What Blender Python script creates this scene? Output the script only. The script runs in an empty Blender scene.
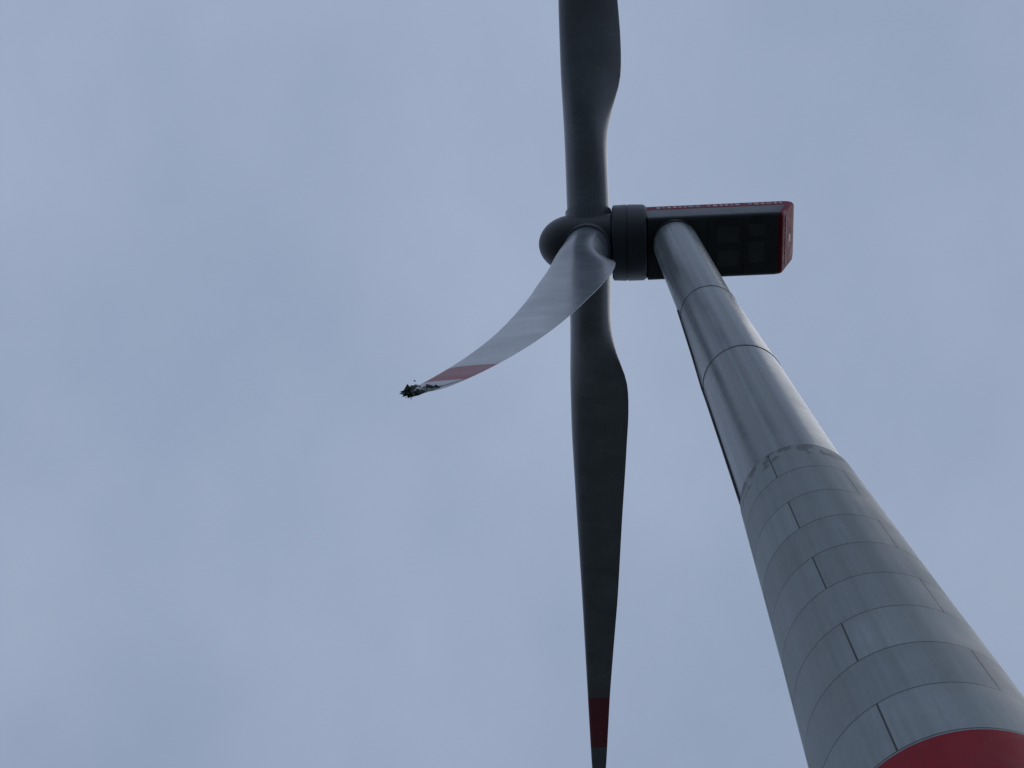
import bpy, bmesh, math, random
from mathutils import Vector, Matrix
random.seed(7)
scene = bpy.context.scene
scene.view_settings.view_transform = 'Standard'
scene.view_settings.look = 'None'
scene.view_settings.exposure = 0

# ------------------------------------------------------------ node helpers
class NT:
    def __init__(s, mat):
        s.t = mat.node_tree
        s.n = s.t.nodes
        s.l = s.t.links
    def new(s, typ, **kw):
        nd = s.n.new(typ)
        for k, v in kw.items():
            setattr(nd, k, v)
        return nd
    def plug(s, sock, v):
        if isinstance(v, bpy.types.NodeSocket):
            s.l.new(v, sock)
        else:
            sock.default_value = v
    def math(s, op, a, b=0.0, c=None):
        nd = s.new('ShaderNodeMath', operation=op)
        s.plug(nd.inputs[0], a); s.plug(nd.inputs[1], b)
        if c is not None: s.plug(nd.inputs[2], c)
        return nd.outputs[0]
    def mix(s, f, a, b, mode='MIX'):
        nd = s.new('ShaderNodeMix', data_type='RGBA', blend_type=mode)
        s.plug(nd.inputs[0], f)
        for i, v in ((6, a), (7, b)):
            if isinstance(v, (tuple, list)) and len(v) == 3: v = (*v, 1)
            s.plug(nd.inputs[i], v)
        return nd.outputs[2]
    def noise(s, vec, scale, detail=4, rough=0.5):
        nd = s.new('ShaderNodeTexNoise')
        nd.inputs['Scale'].default_value = scale
        nd.inputs['Detail'].default_value = detail
        nd.inputs['Roughness'].default_value = rough
        if vec is not None: s.l.new(vec, nd.inputs['Vector'])
        return nd.outputs['Fac']
    def mapping(s, vec, scale, rot=(0, 0, 0)):
        nd = s.new('ShaderNodeMapping')
        s.l.new(vec, nd.inputs['Vector'])
        nd.inputs['Scale'].default_value = scale
        nd.inputs['Rotation'].default_value = rot
        return nd.outputs[0]
    def rng(s, v, a, b, c, d):
        nd = s.new('ShaderNodeMapRange')
        s.plug(nd.inputs[0], v)
        for i, x in enumerate((a, b, c, d)): nd.inputs[i+1].default_value = x
        return nd.outputs[0]

def mat_base(name, col, rough, metal=0.0):
    m = bpy.data.materials.new(name); m.use_nodes = True
    b = m.node_tree.nodes['Principled BSDF']
    b.inputs['Base Color'].default_value = (*col, 1)
    b.inputs['Roughness'].default_value = rough
    b.inputs['Metallic'].default_value = metal
    return m, b

def painted(name, col, rough, var=0.12, scale=0.6, stretch=(1, 1, 1), bump=0.0, bscale=6, specks=0.0, spec=0.5):
    m, b = mat_base(name, col, rough)
    b.inputs['Specular IOR Level'].default_value = spec
    t = NT(m)
    co = t.new('ShaderNodeTexCoord').outputs['Object']
    n = t.noise(t.mapping(co, stretch), scale, 6, 0.6)
    f = t.rng(n, 0.3, 0.7, 1-var, 1+var)
    fine = t.rng(t.noise(co, scale*14, 3), 0.3, 0.7, 1-var*0.4, 1+var*0.4)
    f = t.math('MULTIPLY', f, fine)
    if specks:
        sn = t.noise(co, 3.2, 2, 0.5)
        f = t.math('MULTIPLY', f, t.rng(sn, 0.66, 0.72, 1.0, 1+specks))
    sc = t.new('ShaderNodeVectorMath', operation='SCALE')
    sc.inputs[0].default_value = col
    t.l.new(f, sc.inputs['Scale'])
    t.l.new(sc.outputs[0], b.inputs['Base Color'])
    t.l.new(t.rng(n, 0.3, 0.7, rough*0.8, rough*1.2), b.inputs['Roughness'])
    if bump:
        bp = t.new('ShaderNodeBump'); bp.inputs['Strength'].default_value = bump
        bp.inputs['Distance'].default_value = 0.02
        t.l.new(t.noise(co, bscale, 4), bp.inputs['Height'])
        t.l.new(bp.outputs[0], b.inputs['Normal'])
    return m

RING = 2.72
Z_TRANS = 63.1
def tower_mat(name, col, concrete=True, r0=None):
    m, b = mat_base(name, col, 0.45 if concrete else 0.3)
    b.inputs['Specular IOR Level'].default_value = 0.35 if concrete else 0.45
    t = NT(m)
    uv = t.new('ShaderNodeUVMap').outputs[0]
    sp = t.new('ShaderNodeSeparateXYZ'); t.l.new(uv, sp.inputs[0])
    u, z = sp.outputs[0], sp.outputs[1]          # u 0..1 around, z metres
    co = t.new('ShaderNodeTexCoord').outputs['Object']
    streak = t.noise(t.mapping(uv, (26, 0.012, 1)), 1.0, 3, 0.6)
    streak2 = t.noise(t.mapping(uv, (120, 0.10, 1)), 1.0, 4, 0.6)
    blot = t.noise(co, 0.35, 6, 0.6)
    grain = t.noise(co, 5.0, 5, 0.7)
    v = t.rng(streak, 0.35, 0.65, 0.87 if concrete else 0.62, 1.07 if concrete else 1.12)
    v = t.math('MULTIPLY', v, t.rng(streak2, 0.3, 0.7, 0.93, 1.05))
    v = t.math('MULTIPLY', v, t.rng(blot, 0.3, 0.7, 0.86, 1.10))
    v = t.math('MULTIPLY', v, t.rng(grain, 0.3, 0.7, 0.95, 1.05))
    if concrete:
        q = t.math('DIVIDE', t.math('SUBTRACT', Z_TRANS+RING*40, z), RING)
        i = t.math('FLOOR', q); f = t.math('FRACT', q)
        par = t.math('MODULO', i, 2.0)
        uu = t.math('MULTIPLY', t.math('ADD', t.math('ADD', u, 0.012), t.math('MULTIPLY', par, 1/6)), 3.0)
        a = t.math('FRACT', uu); k = t.math('FLOOR', uu)
        hl = t.math('LESS_THAN', f, 0.055/RING)
        vl = t.math('LESS_THAN', a, 0.009)
        line = t.math('MAXIMUM', t.math('MULTIPLY', hl, 0.85), vl)
        weep = t.math('MULTIPLY', t.rng(f, 0.0, 0.35, 0.14, 0.0), t.rng(streak2, 0.4, 0.7, 0, 1))
        wn = t.new('ShaderNodeTexWhiteNoise', noise_dimensions='2D')
        cb = t.new('ShaderNodeCombineXYZ'); t.l.new(i, cb.inputs[0]); t.l.new(k, cb.inputs[1])
        t.l.new(cb.outputs[0], wn.inputs['Vector'])
        v = t.math('MULTIPLY', v, t.rng(wn.outputs[0], 0, 1, 0.88, 1.07))
        v = t.math('SUBTRACT', v, weep)
        # grout patches in the uppermost adapter ring
        pt = t.math('MULTIPLY', t.math('GREATER_THAN', z, Z_TRANS-1.2), t.rng(t.noise(t.mapping(uv, (30, 1.2, 1)), 1.0, 2), 0.50, 0.54, 0, 0.45))
        v = t.math('MULTIPLY', v, t.math('SUBTRACT', 1.0, pt))
        v = t.math('MULTIPLY', v, t.math('SUBTRACT', 1.0, t.math('MULTIPLY', line, 0.80)))
    else:
        q = t.math('DIVIDE', z, 2.9)
        hl = t.math('LESS_THAN', t.math('FRACT', q), 0.014)
        v = t.math('MULTIPLY', v, t.math('SUBTRACT', 1.0, t.math('MULTIPLY', hl, 0.15)))
    sc = t.new('ShaderNodeVectorMath', operation='SCALE'); sc.inputs[0].default_value = col
    t.l.new(v, sc.inputs['Scale'])
    t.l.new(sc.outputs[0], b.inputs['Base Color'])
    if r0 is None: r0 = 0.5 if concrete else 0.27
    t.l.new(t.rng(blot, 0.3, 0.7, r0*0.85, r0*1.25), b.inputs['Roughness'])
    bp = t.new('ShaderNodeBump'); bp.inputs['Strength'].default_value = 0.25
    bp.inputs['Distance'].default_value = 0.03
    t.l.new(t.noise(co, 1.2, 5), bp.inputs['Height'])
    t.l.new(bp.outputs[0], b.inputs['Normal'])
    return m

M_conc = tower_mat('tower_concrete', (0.46, 0.51, 0.52), True)
M_steel = tower_mat('tower_steel_paint', (0.38, 0.43, 0.45), False)
M_red_t = tower_mat('tower_red_band', (0.55, 0.008, 0.03), True, 0.6)
M_blade = painted('blade_gelcoat', (0.235, 0.265, 0.30), 0.25, 0.16, 0.35, (1, 1, 1), 0.2, 1.5, 0.25)
M_bred = painted('blade_red_band', (0.34, 0.035, 0.05), 0.45, 0.15, 0.5, spec=0.35)
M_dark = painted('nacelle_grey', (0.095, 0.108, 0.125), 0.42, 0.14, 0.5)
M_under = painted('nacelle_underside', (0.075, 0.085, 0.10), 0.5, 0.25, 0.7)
M_hatch = painted('nacelle_hatch', (0.125, 0.135, 0.15), 0.5, 0.2, 0.7)
M_nred = painted('nacelle_red', (0.30, 0.01, 0.045), 0.6, 0.15, 0.8, spec=0.25)
M_white = painted('marking_white', (0.7, 0.7, 0.7), 0.6, 0.05)
M_pink = painted('marking_faded', (0.42, 0.2, 0.23), 0.6, 0.1, spec=0.2)
M_black = painted('rubber_black', (0.03, 0.03, 0.035), 0.6, 0.2)
M_fibre = painted('torn_fibreglass', (0.085, 0.12, 0.10), 0.8, 0.5, 3)
M_fibre2 = painted('torn_fibreglass_pale', (0.35, 0.40, 0.37), 0.8, 0.3, 4)

def mk(name, verts, faces, mats, fm=None, parent=None, smooth=True, uvs=None):
    me = bpy.data.meshes.new(name)
    me.from_pydata([tuple(v) for v in verts], [], faces)
    for m in mats: me.materials.append(m)
    for i, p in enumerate(me.polygons):
        p.use_smooth = smooth
        if fm: p.material_index = fm[i]
    if uvs:
        ul = me.uv_layers.new(name='UVMap')
        k = 0
        for fu in uvs:
            for c in fu:
                ul.data[k].uv = c; k += 1
    me.update()
    ob = bpy.data.objects.new(name, me)
    scene.collection.objects.link(ob)
    if parent: ob.parent = parent
    return ob

def sharp(ob, ang=35):
    me = ob.data
    bm = bmesh.new(); bm.from_mesh(me)
    bmesh.ops.recalc_face_normals(bm, faces=bm.faces)
    for e in bm.edges:
        if len(e.link_faces) == 2 and e.calc_face_angle(0) > math.radians(ang):
            e.smooth = False
    bm.to_mesh(me); bm.free()

def lathe(name, prof, origin, axis, mats, parent, seg=64, matf=None, cap=True):
    axis = Vector(axis).normalized()
    a = axis.orthogonal().normalized(); b = axis.cross(a)
    vs, fs, fm = [], [], []
    for d, r in prof:
        for i in range(seg):
            t = 2*math.pi*i/seg
            vs.append(Vector(origin)+axis*d+(a*math.cos(t)+b*math.sin(t))*r)
    for j in range(len(prof)-1):
        for i in range(seg):
            k = (i+1) % seg
            fs.append((j*seg+i, j*seg+k, (j+1)*seg+k, (j+1)*seg+i))
            fm.append(matf(j) if matf else 0)
    if cap:
        fs.append(tuple(range(seg-1, -1, -1))); fm.append(0)
        fs.append(tuple((len(prof)-1)*seg+i for i in range(seg))); fm.append(fm[-2])
    ob = mk(name, vs, fs, mats, fm, parent)
    sharp(ob)
    return ob

def box(name, c, s, mat, parent, bev=0.0, rot=None):
    vs = [Vector((x*s[0]/2, y*s[1]/2, z*s[2]/2)) for x in (-1, 1) for y in (-1, 1) for z in (-1, 1)]
    if rot: vs = [rot @ v for v in vs]
    vs = [v+Vector(c) for v in vs]
    fs = [(0, 1, 3, 2), (4, 6, 7, 5), (0, 4, 5, 1), (2, 3, 7, 6), (0, 2, 6, 4), (1, 5, 7, 3)]
    ob = mk(name, vs, fs, [mat], None, parent, smooth=False)
    if bev:
        md = ob.modifiers.new('b', 'BEVEL'); md.width = bev; md.segments = 2
    return ob

turbine = bpy.data.objects.new('wind_turbine', None)
scene.collection.objects.link(turbine)

# ------------------------------------------------------------ tower
TX, TY = 13.25, 28.85
prof = [(0.0, 5.75), (33.0, 4.26), (33.6, 4.24), (38.5, 3.98), (50, 3.35), (Z_TRANS-0.01, 2.70), (Z_TRANS, 2.68),
        (Z_TRANS+0.01, 2.58), (78.3, 2.20), (78.32, 2.23), (78.5, 2.23), (78.52, 2.19),
        (91.0, 1.80), (91.02, 1.83), (91.2, 1.83), (91.22, 1.79), (108.5, 1.67)]
seg = 160
vs, fs, fm, uvs = [], [], [], []
for z, r in prof:
    for i in range(seg):
        t = 2*math.pi*i/seg
        vs.append((TX+r*math.cos(t), TY+r*math.sin(t), z))
for j in range(len(prof)-1):
    zm = (prof[j][0]+prof[j+1][0])/2
    for i in range(seg):
        k = (i+1) % seg
        fs.append((j*seg+i, j*seg+k, (j+1)*seg+k, (j+1)*seg+i))
        fm.append(1 if zm > Z_TRANS else (2 if 33.6 < zm < 38.5 else 0))
        u0, u1 = i/seg, (i+1)/seg
        uvs.append(((u0, prof[j][0]), (u1, prof[j][0]), (u1, prof[j+1][0]), (u0, prof[j+1][0])))
tower = mk('tower', vs, fs, [M_conc, M_steel, M_red_t], fm, turbine, True, uvs)
sharp(tower, 25)
def rod(name, pts, r, mat):
    V, F = [], []
    for p, q in zip(pts, pts[1:]):
        p, q = Vector(p), Vector(q)
        ax = (q-p).normalized(); a = ax.orthogonal().normalized(); b = ax.cross(a)
        k = len(V)
        for e in (p, q):
            for i in range(8):
                t = math.pi*i/4; V.append(e+(a*math.cos(t)+b*math.sin(t))*r)
        for i in range(8):
            F.append((k+i, k+(i+1) % 8, k+8+(i+1) % 8, k+8+i))
    return mk(name, V, F, [mat], None, turbine)
ca = math.atan2(-TY, -TX)-1.24
cx, cy = math.cos(ca), math.sin(ca)
rod('cable_run', [(TX+cx*(r+.05), TY+cy*(r+.05), z) for z, r in ((92.5, 1.77), (84, 2.02), (78.5, 2.22), (76.2, 2.26), (70.0, 2.41), (Z_TRANS+0.3, 2.58))], 0.055, M_black)

lathe('foundation', [(0.0, 8.2), (0.35, 8.1), (0.4, 7.9)], (TX, TY, 0), (0, 0, 1), [painted('foundation_concrete', (0.3, 0.3, 0.29), 0.8)], turbine, 64)
dang = math.atan2(-TY, -TX)+0.5
dr = Matrix.Rotation(dang, 3, 'Z')
dc = Vector((TX, TY, 0))+dr @ Vector((5.62, 0, 0))
box('door', dc+Vector((0, 0, 2.6)), (0.35, 1.1, 2.3), M_dark, turbine, 0.02, dr)
for i in range(4):
    box('step_%d' % i, dc+dr @ Vector((0.4+0.3*(3-i), 0, 0.55+0.25*i)), (0.3, 1.4, 0.08), M_hatch, turbine, 0, dr)

# ------------------------------------------------------------ nacelle
ZB, ZT = 108.1, 112.0
YC = TY+0.42
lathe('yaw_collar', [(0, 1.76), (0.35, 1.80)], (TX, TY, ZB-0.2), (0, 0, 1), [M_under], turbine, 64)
hw = 2.38
sec = []
def arc(cy, cz, r, a0, a1, n=6):
    return [(cy+r*math.cos(math.radians(a0+(a1-a0)*i/n)), cz+r*math.sin(math.radians(a0+(a1-a0)*i/n))) for i in range(n+1)]
sec += arc(-hw+0.35, ZB+0.35, 0.35, 180, 270)
sec += arc(hw-0.35, ZB+0.35, 0.35, 270, 360)
sec += [(hw, ZB+2.3), (hw, ZB+2.32)]
sec += arc(hw-0.5, ZT-0.5, 0.5, 0, 90)
sec += arc(-hw+0.5, ZT-0.5, 0.5, 90, 180)
sec += [(-hw, ZB+2.32), (-hw, ZB+2.3)]
ns = len(sec)
SL = 1.5
stations = [(11.25, 1.0, 0), (11.6, 1.0, 0), (20.5, 1.0, 1), (20.8, 0.99, 1), (21.05, 0.965, 1), (21.17, 0.92, 1)]
vs = []
for x, s, sl in stations:
    for y, z in sec:
        xx = x+(sl*(z-ZB)/(ZT-ZB)*SL)
        zz = (ZB+ZT)/2+(z-(ZB+ZT)/2)*(s if sl else 1)
        vs.append((xx, YC+y*s, zz))
fs, fm = [], []
for j in range(len(stations)-1):
    for i in range(ns):
        k = (i+1) % ns
        fs.append((j*ns+i, j*ns+k, (j+1)*ns+k, (j+1)*ns+i))
        zm = (sec[i][1]+sec[k][1])/2
        red = zm > ZB+2.31
        if j >= 3: fm.append(1)
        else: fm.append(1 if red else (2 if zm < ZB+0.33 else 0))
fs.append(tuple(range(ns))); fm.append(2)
fs.append(tuple((len(stations)-1)*ns+i for i in range(ns))); fm.append(1)
nac = mk('nacelle', vs, fs, [M_dark, M_nred, M_under], fm, turbine)
sharp(nac, 30)
for i, (x0, x1, y0, y1) in enumerate([(16.3, 17.9, 0.3, 1.5), (16.3, 17.9, -1.5, -0.3), (18.6, 19.8, -0.3, 1.3), (18.6, 19.8, -1.6, -0.7)]):
    box('hatch_%d' % i, ((x0+x1)/2, YC+(y0+y1)/2, ZB-0.01), (x1-x0, y1-y0, 0.06), M_hatch, turbine, 0.02)
for x in (15.6, 18.25):
    box('panel_seam', (x, YC, ZB-0.004), (0.04, 2*hw-0.8, 0.02), M_black, turbine)
x = 12.2
while x < 21.4:
    w = random.uniform(0.18, 0.42)
    if random.random() < 0.85:
        box('side_mark', (x+w/2, YC-hw-0.004, ZB+2.95), (w, 0.02, random.choice((0.3, 0.45, 0.45))), M_white, turbine)
    x += w+0.18
rr = Matrix.Rotation(math.atan2(SL, ZT-ZB), 3, 'Y')
y = -1.9
while y < 1.8:
    w = random.uniform(0.12, 0.28)
    box('rear_mark', (21.18+SL*0.25, YC+y+w/2, ZB+0.25*(ZT-ZB)), (0.03, w, 0.32), M_pink, turbine, 0, rr)
    y += w+0.13
box('rear_emblem', (21.18+SL*0.62, YC+0.20, ZB+0.62*(ZT-ZB)), (0.03, 0.6, 0.7), M_white, turbine, 0.01, rr)
box('rear_emblem', (21.18+SL*0.74, YC-0.25, ZB+0.74*(ZT-ZB)), (0.03, 0.28, 0.4), M_white, turbine, 0.01, rr)
rod('sensor_mast', [(19.5, YC, ZT-0.05), (19.5, YC, ZT+1.6)], 0.05, M_black)
rod('sensor_arm', [(19.5, YC-0.6, ZT+1.3), (19.5, YC+0.6, ZT+1.3)], 0.03, M_black)

# ------------------------------------------------------------ rotor
TILT = math.radians(5.5)
n = Vector((-math.cos(TILT), 0, math.sin(TILT)))
HC = Vector((7.10, TY+0.35, 110.4))
lathe('rotor_bearing_housing', [(-1.7, 2.6), (-1.8, 2.80), (-2.75, 2.84), (-2.77, 2.78), (-2.83, 2.78), (-2.85, 2.84), (-4.0, 2.82), (-4.25, 2.65)],
      HC, n, [M_dark], turbine, 96)
sp = []
for i in range(17):
    a = math.radians(90*i/16)
    sp.append((1.2+2.6*math.sin(a), max(0.02, 2.15*math.cos(a))))
sp = [(-1.68, 2.15), (-1.60, 2.22), (0.0, 2.22)] + sp
lathe('spinner', sp, HC, n, [M_dark], turbine, 96)

e0 = Vector((0, -1, 0)); e90 = Vector((math.sin(TILT), 0, math.cos(TILT)))
def interp(tab, r):
    for (a, x), (b, y) in zip(tab, tab[1:]):
        if r <= b:
            t = (r-a)/(b-a) if b > a else 0
            t = max(0, min(1, t))
            return x+(y-x)*t
    return tab[-1][1]
def smooth_tab(tab, r, h=1.5):
    return sum(interp(tab, r+h*k/2) for k in (-2, -1, 0, 1, 2))/5
CH = [(0, 3.2), (7, 3.2), (10, 3.8), (14, 4.8), (18, 4.85), (24, 4.5), (30, 4.1), (42, 3.35), (50, 2.75), (57, 2.25), (69, 1.55), (75, 1.0), (77, 0.25)]
CH3 = [(0, 3.2), (7, 3.2), (10, 3.8), (14, 4.8), (18, 4.85), (24, 4.5), (30, 4.0), (42, 3.15), (50, 2.6), (57, 2.1), (61, 1.7), (62.2, 1.2), (63.5, 0.6)]
LE = [(0, -1.6), (7, -1.6), (14, -1.75), (20, -1.75), (30, -1.5), (42, -1.15), (57, -0.8), (69, -0.5), (77, -0.2)]
TW = [(0, 14), (14, 12), (25, 7), (45, 2), (77, -1)]
TW3 = [(0, 14), (14, 14), (25, 13), (45, 11.5), (77, 9)]
TH = [(0, 1.0), (7, 0.9), (14, 0.42), (25, 0.3), (45, 0.22), (77, 0.16)]
def blade(name, alpha, lean, prebend, curve, rmax, broken=False, band=(57.5, 66), twt=TW, cht=CH):
    al = math.radians(alpha)
    d0 = e0*math.cos(al)+e90*math.sin(al)
    tan = -e0*math.sin(al)+e90*math.cos(al)
    c = math.radians(lean)
    d = (d0*math.cos(c)+n*math.sin(c)).normalized()
    up = (n - d*n.dot(d)).normalized()
    st = [1.2, 2.5, 2.52, 4, 5.5]+[7+i for i in range(int(rmax-7)+1)]
    st += [band[0], band[0]+0.001, band[1], band[1]+0.001]
    if not broken: st += [75.5, 76.3, 76.8, 77.0]
    else: st += [rmax-1.3, rmax-1.0, rmax-0.6, rmax-0.3, rmax]
    st = sorted(set(s for s in st if s <= rmax))
    M = 40
    vs, fs, fm = [], [], []
    for r in st:
        ch, le = smooth_tab(cht, r), smooth_tab(LE, r)
        if r > 74 or broken and r > 59: ch, le = interp(cht, r), interp(LE, r)
        tw, th = math.radians(smooth_tab(twt, r)), smooth_tab(TH, r)
        b = max(0, min(1, (r-5.5)/8.5)); b = b*b*(3-2*b)
        q = r/77
        ctr = HC+d*r+tan*(prebend*q*q)+up*(curve*q*q)
        cd = -up; td = tan
        cdr = cd*math.cos(tw)+td*math.sin(tw); tdr = td*math.cos(tw)-cd*math.sin(tw)
        R = 1.6 if r > 2.51 else 1.75
        for i in range(M):
            t = 2*math.pi*i/M
            cx, cy = -R*math.cos(t), R*math.sin(t)
            x = 0.5*(1-math.cos(t))
            yt = 5*th*(0.2969*math.sqrt(x)-0.126*x-0.3516*x*x+0.2843*x**3-0.1015*x**4)
            cam = 0.03*4*x*(1-x)*b
            sgn = 1 if t <= math.pi else -1
            ax, ay = le+x*ch, (sgn*yt-cam)*ch
            px, py = cx*(1-b)+ax*b, cy*(1-b)+ay*b
            vs.append(ctr+cdr*px+tdr*py)
    for j in range(len(st)-1):
        rm = (st[j]+st[j+1])/2
        for i in range(M):
            k = (i+1) % M
            fs.append((j*M+i, j*M+k, (j+1)*M+k, (j+1)*M+i))
            fm.append(1 if band[0] < rm < band[1] else (2 if broken and (rm > rmax-0.3 or (rm > rmax-1.3 and math.sin(i*1.3)+math.sin(i*.47+j) > 0.2)) else 0))
    L = len(st)-1
    if not broken:
        fs.append(tuple(L*M+i for i in range(M))); fm.append(0)
    else:
        for i in range(M):
            vs[L*M+i] = vs[L*M+i]+d*random.uniform(-0.25, 0.3)+up*random.uniform(-.04, .05)+tan*random.uniform(-.05, .05)
            vs[(L-1)*M+i] = vs[(L-1)*M+i]+tan*random.uniform(-.03, .03)
            vs[(L-2)*M+i] = vs[(L-2)*M+i]+tan*random.uniform(-.03, .03)+up*random.uniform(-.03, .03)
    ob = mk(name, vs, fs, [M_blade, M_bred, M_fibre], fm, turbine)
    sharp(ob, 40)
    if broken:
        md = ob.modifiers.new('s', 'SOLIDIFY'); md.thickness = 0.02
        q = rmax/77
        V, F, FM = [], [], []
        le = interp(LE, rmax)
        for s in range(30):
            along = random.uniform(0, 1)
            rr_ = rmax-0.1-1.3*along*random.random()
            end = HC+d*rr_+tan*(prebend*q*q)+up*(curve*q*q)
            o = end-up*(le+random.uniform(0.05, 0.5+0.6*along))+tan*random.uniform(-.10, .10)
            dirn = (d*random.uniform(0.1, 1.0)+up*random.uniform(-0.5, 0.9)+tan*random.uniform(-0.7, 0.7)).normalized()
            ln = random.uniform(0.12, 0.36) if s > 3 else random.uniform(0.45, 0.6)
            side = dirn.cross(Vector((random.random(), random.random(), random.random()))).normalized()*random.uniform(.03, .10)
            bend = Vector((random.uniform(-1, 1), random.uniform(-1, 1), random.uniform(-1, 1)))*0.08
            k = len(V)
            V += [o-side, o+side, o+dirn*ln*.55+side*.8+bend, o+dirn*ln*.5-side*.6+bend, o+dirn*ln+bend*1.8]
            F += [(k, k+1, k+2, k+3), (k+3, k+2, k+4)]
            m = 0 if random.random() < .65 else 1
            FM += [m, m]
        sh = mk('torn_tip', V, F, [M_fibre, M_fibre2], FM, turbine, smooth=False)
        md = sh.modifiers.new('s', 'SOLIDIFY'); md.thickness = 0.015
    return ob

A = -84
blade('blade_1', A+120, 1.9, 2.5, 0, 77)
blade('blade_2', A+240, 1.1, 2.5, 0, 77)
blade('blade_3', A, 3.05, 7.6, 0.6, 63.5, broken=True, band=(55.6, 60.8), twt=TW3, cht=CH3)

# ------------------------------------------------------------ ground
mg, b = mat_base('wet_field', (0.04, 0.045, 0.03), 0.9)
t = NT(mg); co = t.new('ShaderNodeTexCoord').outputs['Object']
f = t.noise(co, 0.02, 8, 0.65); g = t.noise(co, 1.5, 6, 0.7)
t.l.new(t.mix(t.math('MULTIPLY', f, g), (0.022, 0.026, 0.020), (0.060, 0.058, 0.045)), b.inputs['Base Color'])
vs = [(0, 0, 0)]; fs = []
K = 96
for rad in (60, 400, 6000):
    for i in range(K):
        a = 2*math.pi*i/K; vs.append((rad*math.cos(a), rad*math.sin(a), 0))
for i in range(K):
    k = (i+1) % K
    fs.append((0, 1+i, 1+k))
    for j in range(2):
        fs.append((1+j*K+i, 1+(j+1)*K+i, 1+(j+1)*K+k, 1+j*K+k))
mk('ground', vs, fs, [mg], None, None, False)
mp, b = mat_base('wet_gravel', (0.08, 0.075, 0.07), 0.85)
t = NT(mp); co = t.new('ShaderNodeTexCoord').outputs['Object']
t.l.new(t.mix(t.noise(co, 9, 6, 0.8), (0.038, 0.038, 0.038), (0.115, 0.115, 0.113)), b.inputs['Base Color'])
pv = [(-6, -12, .004), (34, -12, .004), (38, 40, .004), (30, 46, .004), (-4, 44, .004)]
mk('gravel_pad', pv, [(0, 1, 2, 3, 4)], [mp], None, None, False)

# ------------------------------------------------------------ overcast sky
w = bpy.data.worlds.new('World'); scene.world = w; w.use_nodes = True
t = NT(w); bg = w.node_tree.nodes['Background']
sun_el, sun_az = math.radians(50), math.radians(75)
sky = t.new('ShaderNodeTexSky', sky_type='NISHITA')
sky.sun_disc = False; sky.sun_elevation = sun_el; sky.sun_rotation = sun_az
gen = t.new('ShaderNodeTexCoord').outputs['Generated']
n1 = t.noise(t.mapping(gen, (1.4, 0.8, 1.2), (0.2, 0.3, 0.7)), 2.2, 5, 0.5)
n2 = t.noise(t.mapping(gen, (1.2, 0.9, 1), (0, 0, 0.6)), 5.5, 7, 0.5)
nn = t.math('ADD', t.math('MULTIPLY', n1, 0.55), t.math('MULTIPLY', n2, 0.45))
cl = t.mix(t.rng(nn, 0.34, 0.66, 0, 1), (2.92, 3.62, 5.05), (3.72, 4.42, 5.90))
sz = t.new('ShaderNodeSeparateXYZ'); t.l.new(gen, sz.inputs[0])
grad = t.rng(sz.outputs[2], 0.0, 0.9, 0.50, 1.0)
sc = t.new('ShaderNodeVectorMath', operation='SCALE'); t.l.new(cl, sc.inputs[0]); t.l.new(grad, sc.inputs['Scale'])
t.l.new(t.mix(0.96, sky.outputs[0], sc.outputs[0]), bg.inputs['Color'])
bg.inputs['Strength'].default_value = 0.1

sl = bpy.data.lights.new('sun', 'SUN'); sl.energy = 0.5; sl.angle = math.radians(50); sl.color = (1, 0.98, 0.95)
so = bpy.data.objects.new('sun', sl); scene.collection.objects.link(so)
sd = Vector((math.sin(sun_az)*math.cos(sun_el), math.cos(sun_az)*math.cos(sun_el), math.sin(sun_el)))
so.rotation_euler = sd.to_track_quat('Z', 'Y').to_euler()

# ------------------------------------------------------------ camera
U = Vector((-36, 552, -1500)).normalized()
N = Vector((1, 0.045, -0.007)); N = (N-U*N.dot(U)).normalized()
Yv = U.cross(N)
R = Matrix((N, Yv, U))
cd = bpy.data.cameras.new('camera'); cam = bpy.data.objects.new('camera', cd)
scene.collection.objects.link(cam); scene.camera = cam
cd.sensor_width = 36; cd.lens = 1500/1024*36; cd.clip_end = 20000; cd.clip_start = 0.1
cam.matrix_world = Matrix.Translation((0, 0, 1.6)) @ R.to_4x4()
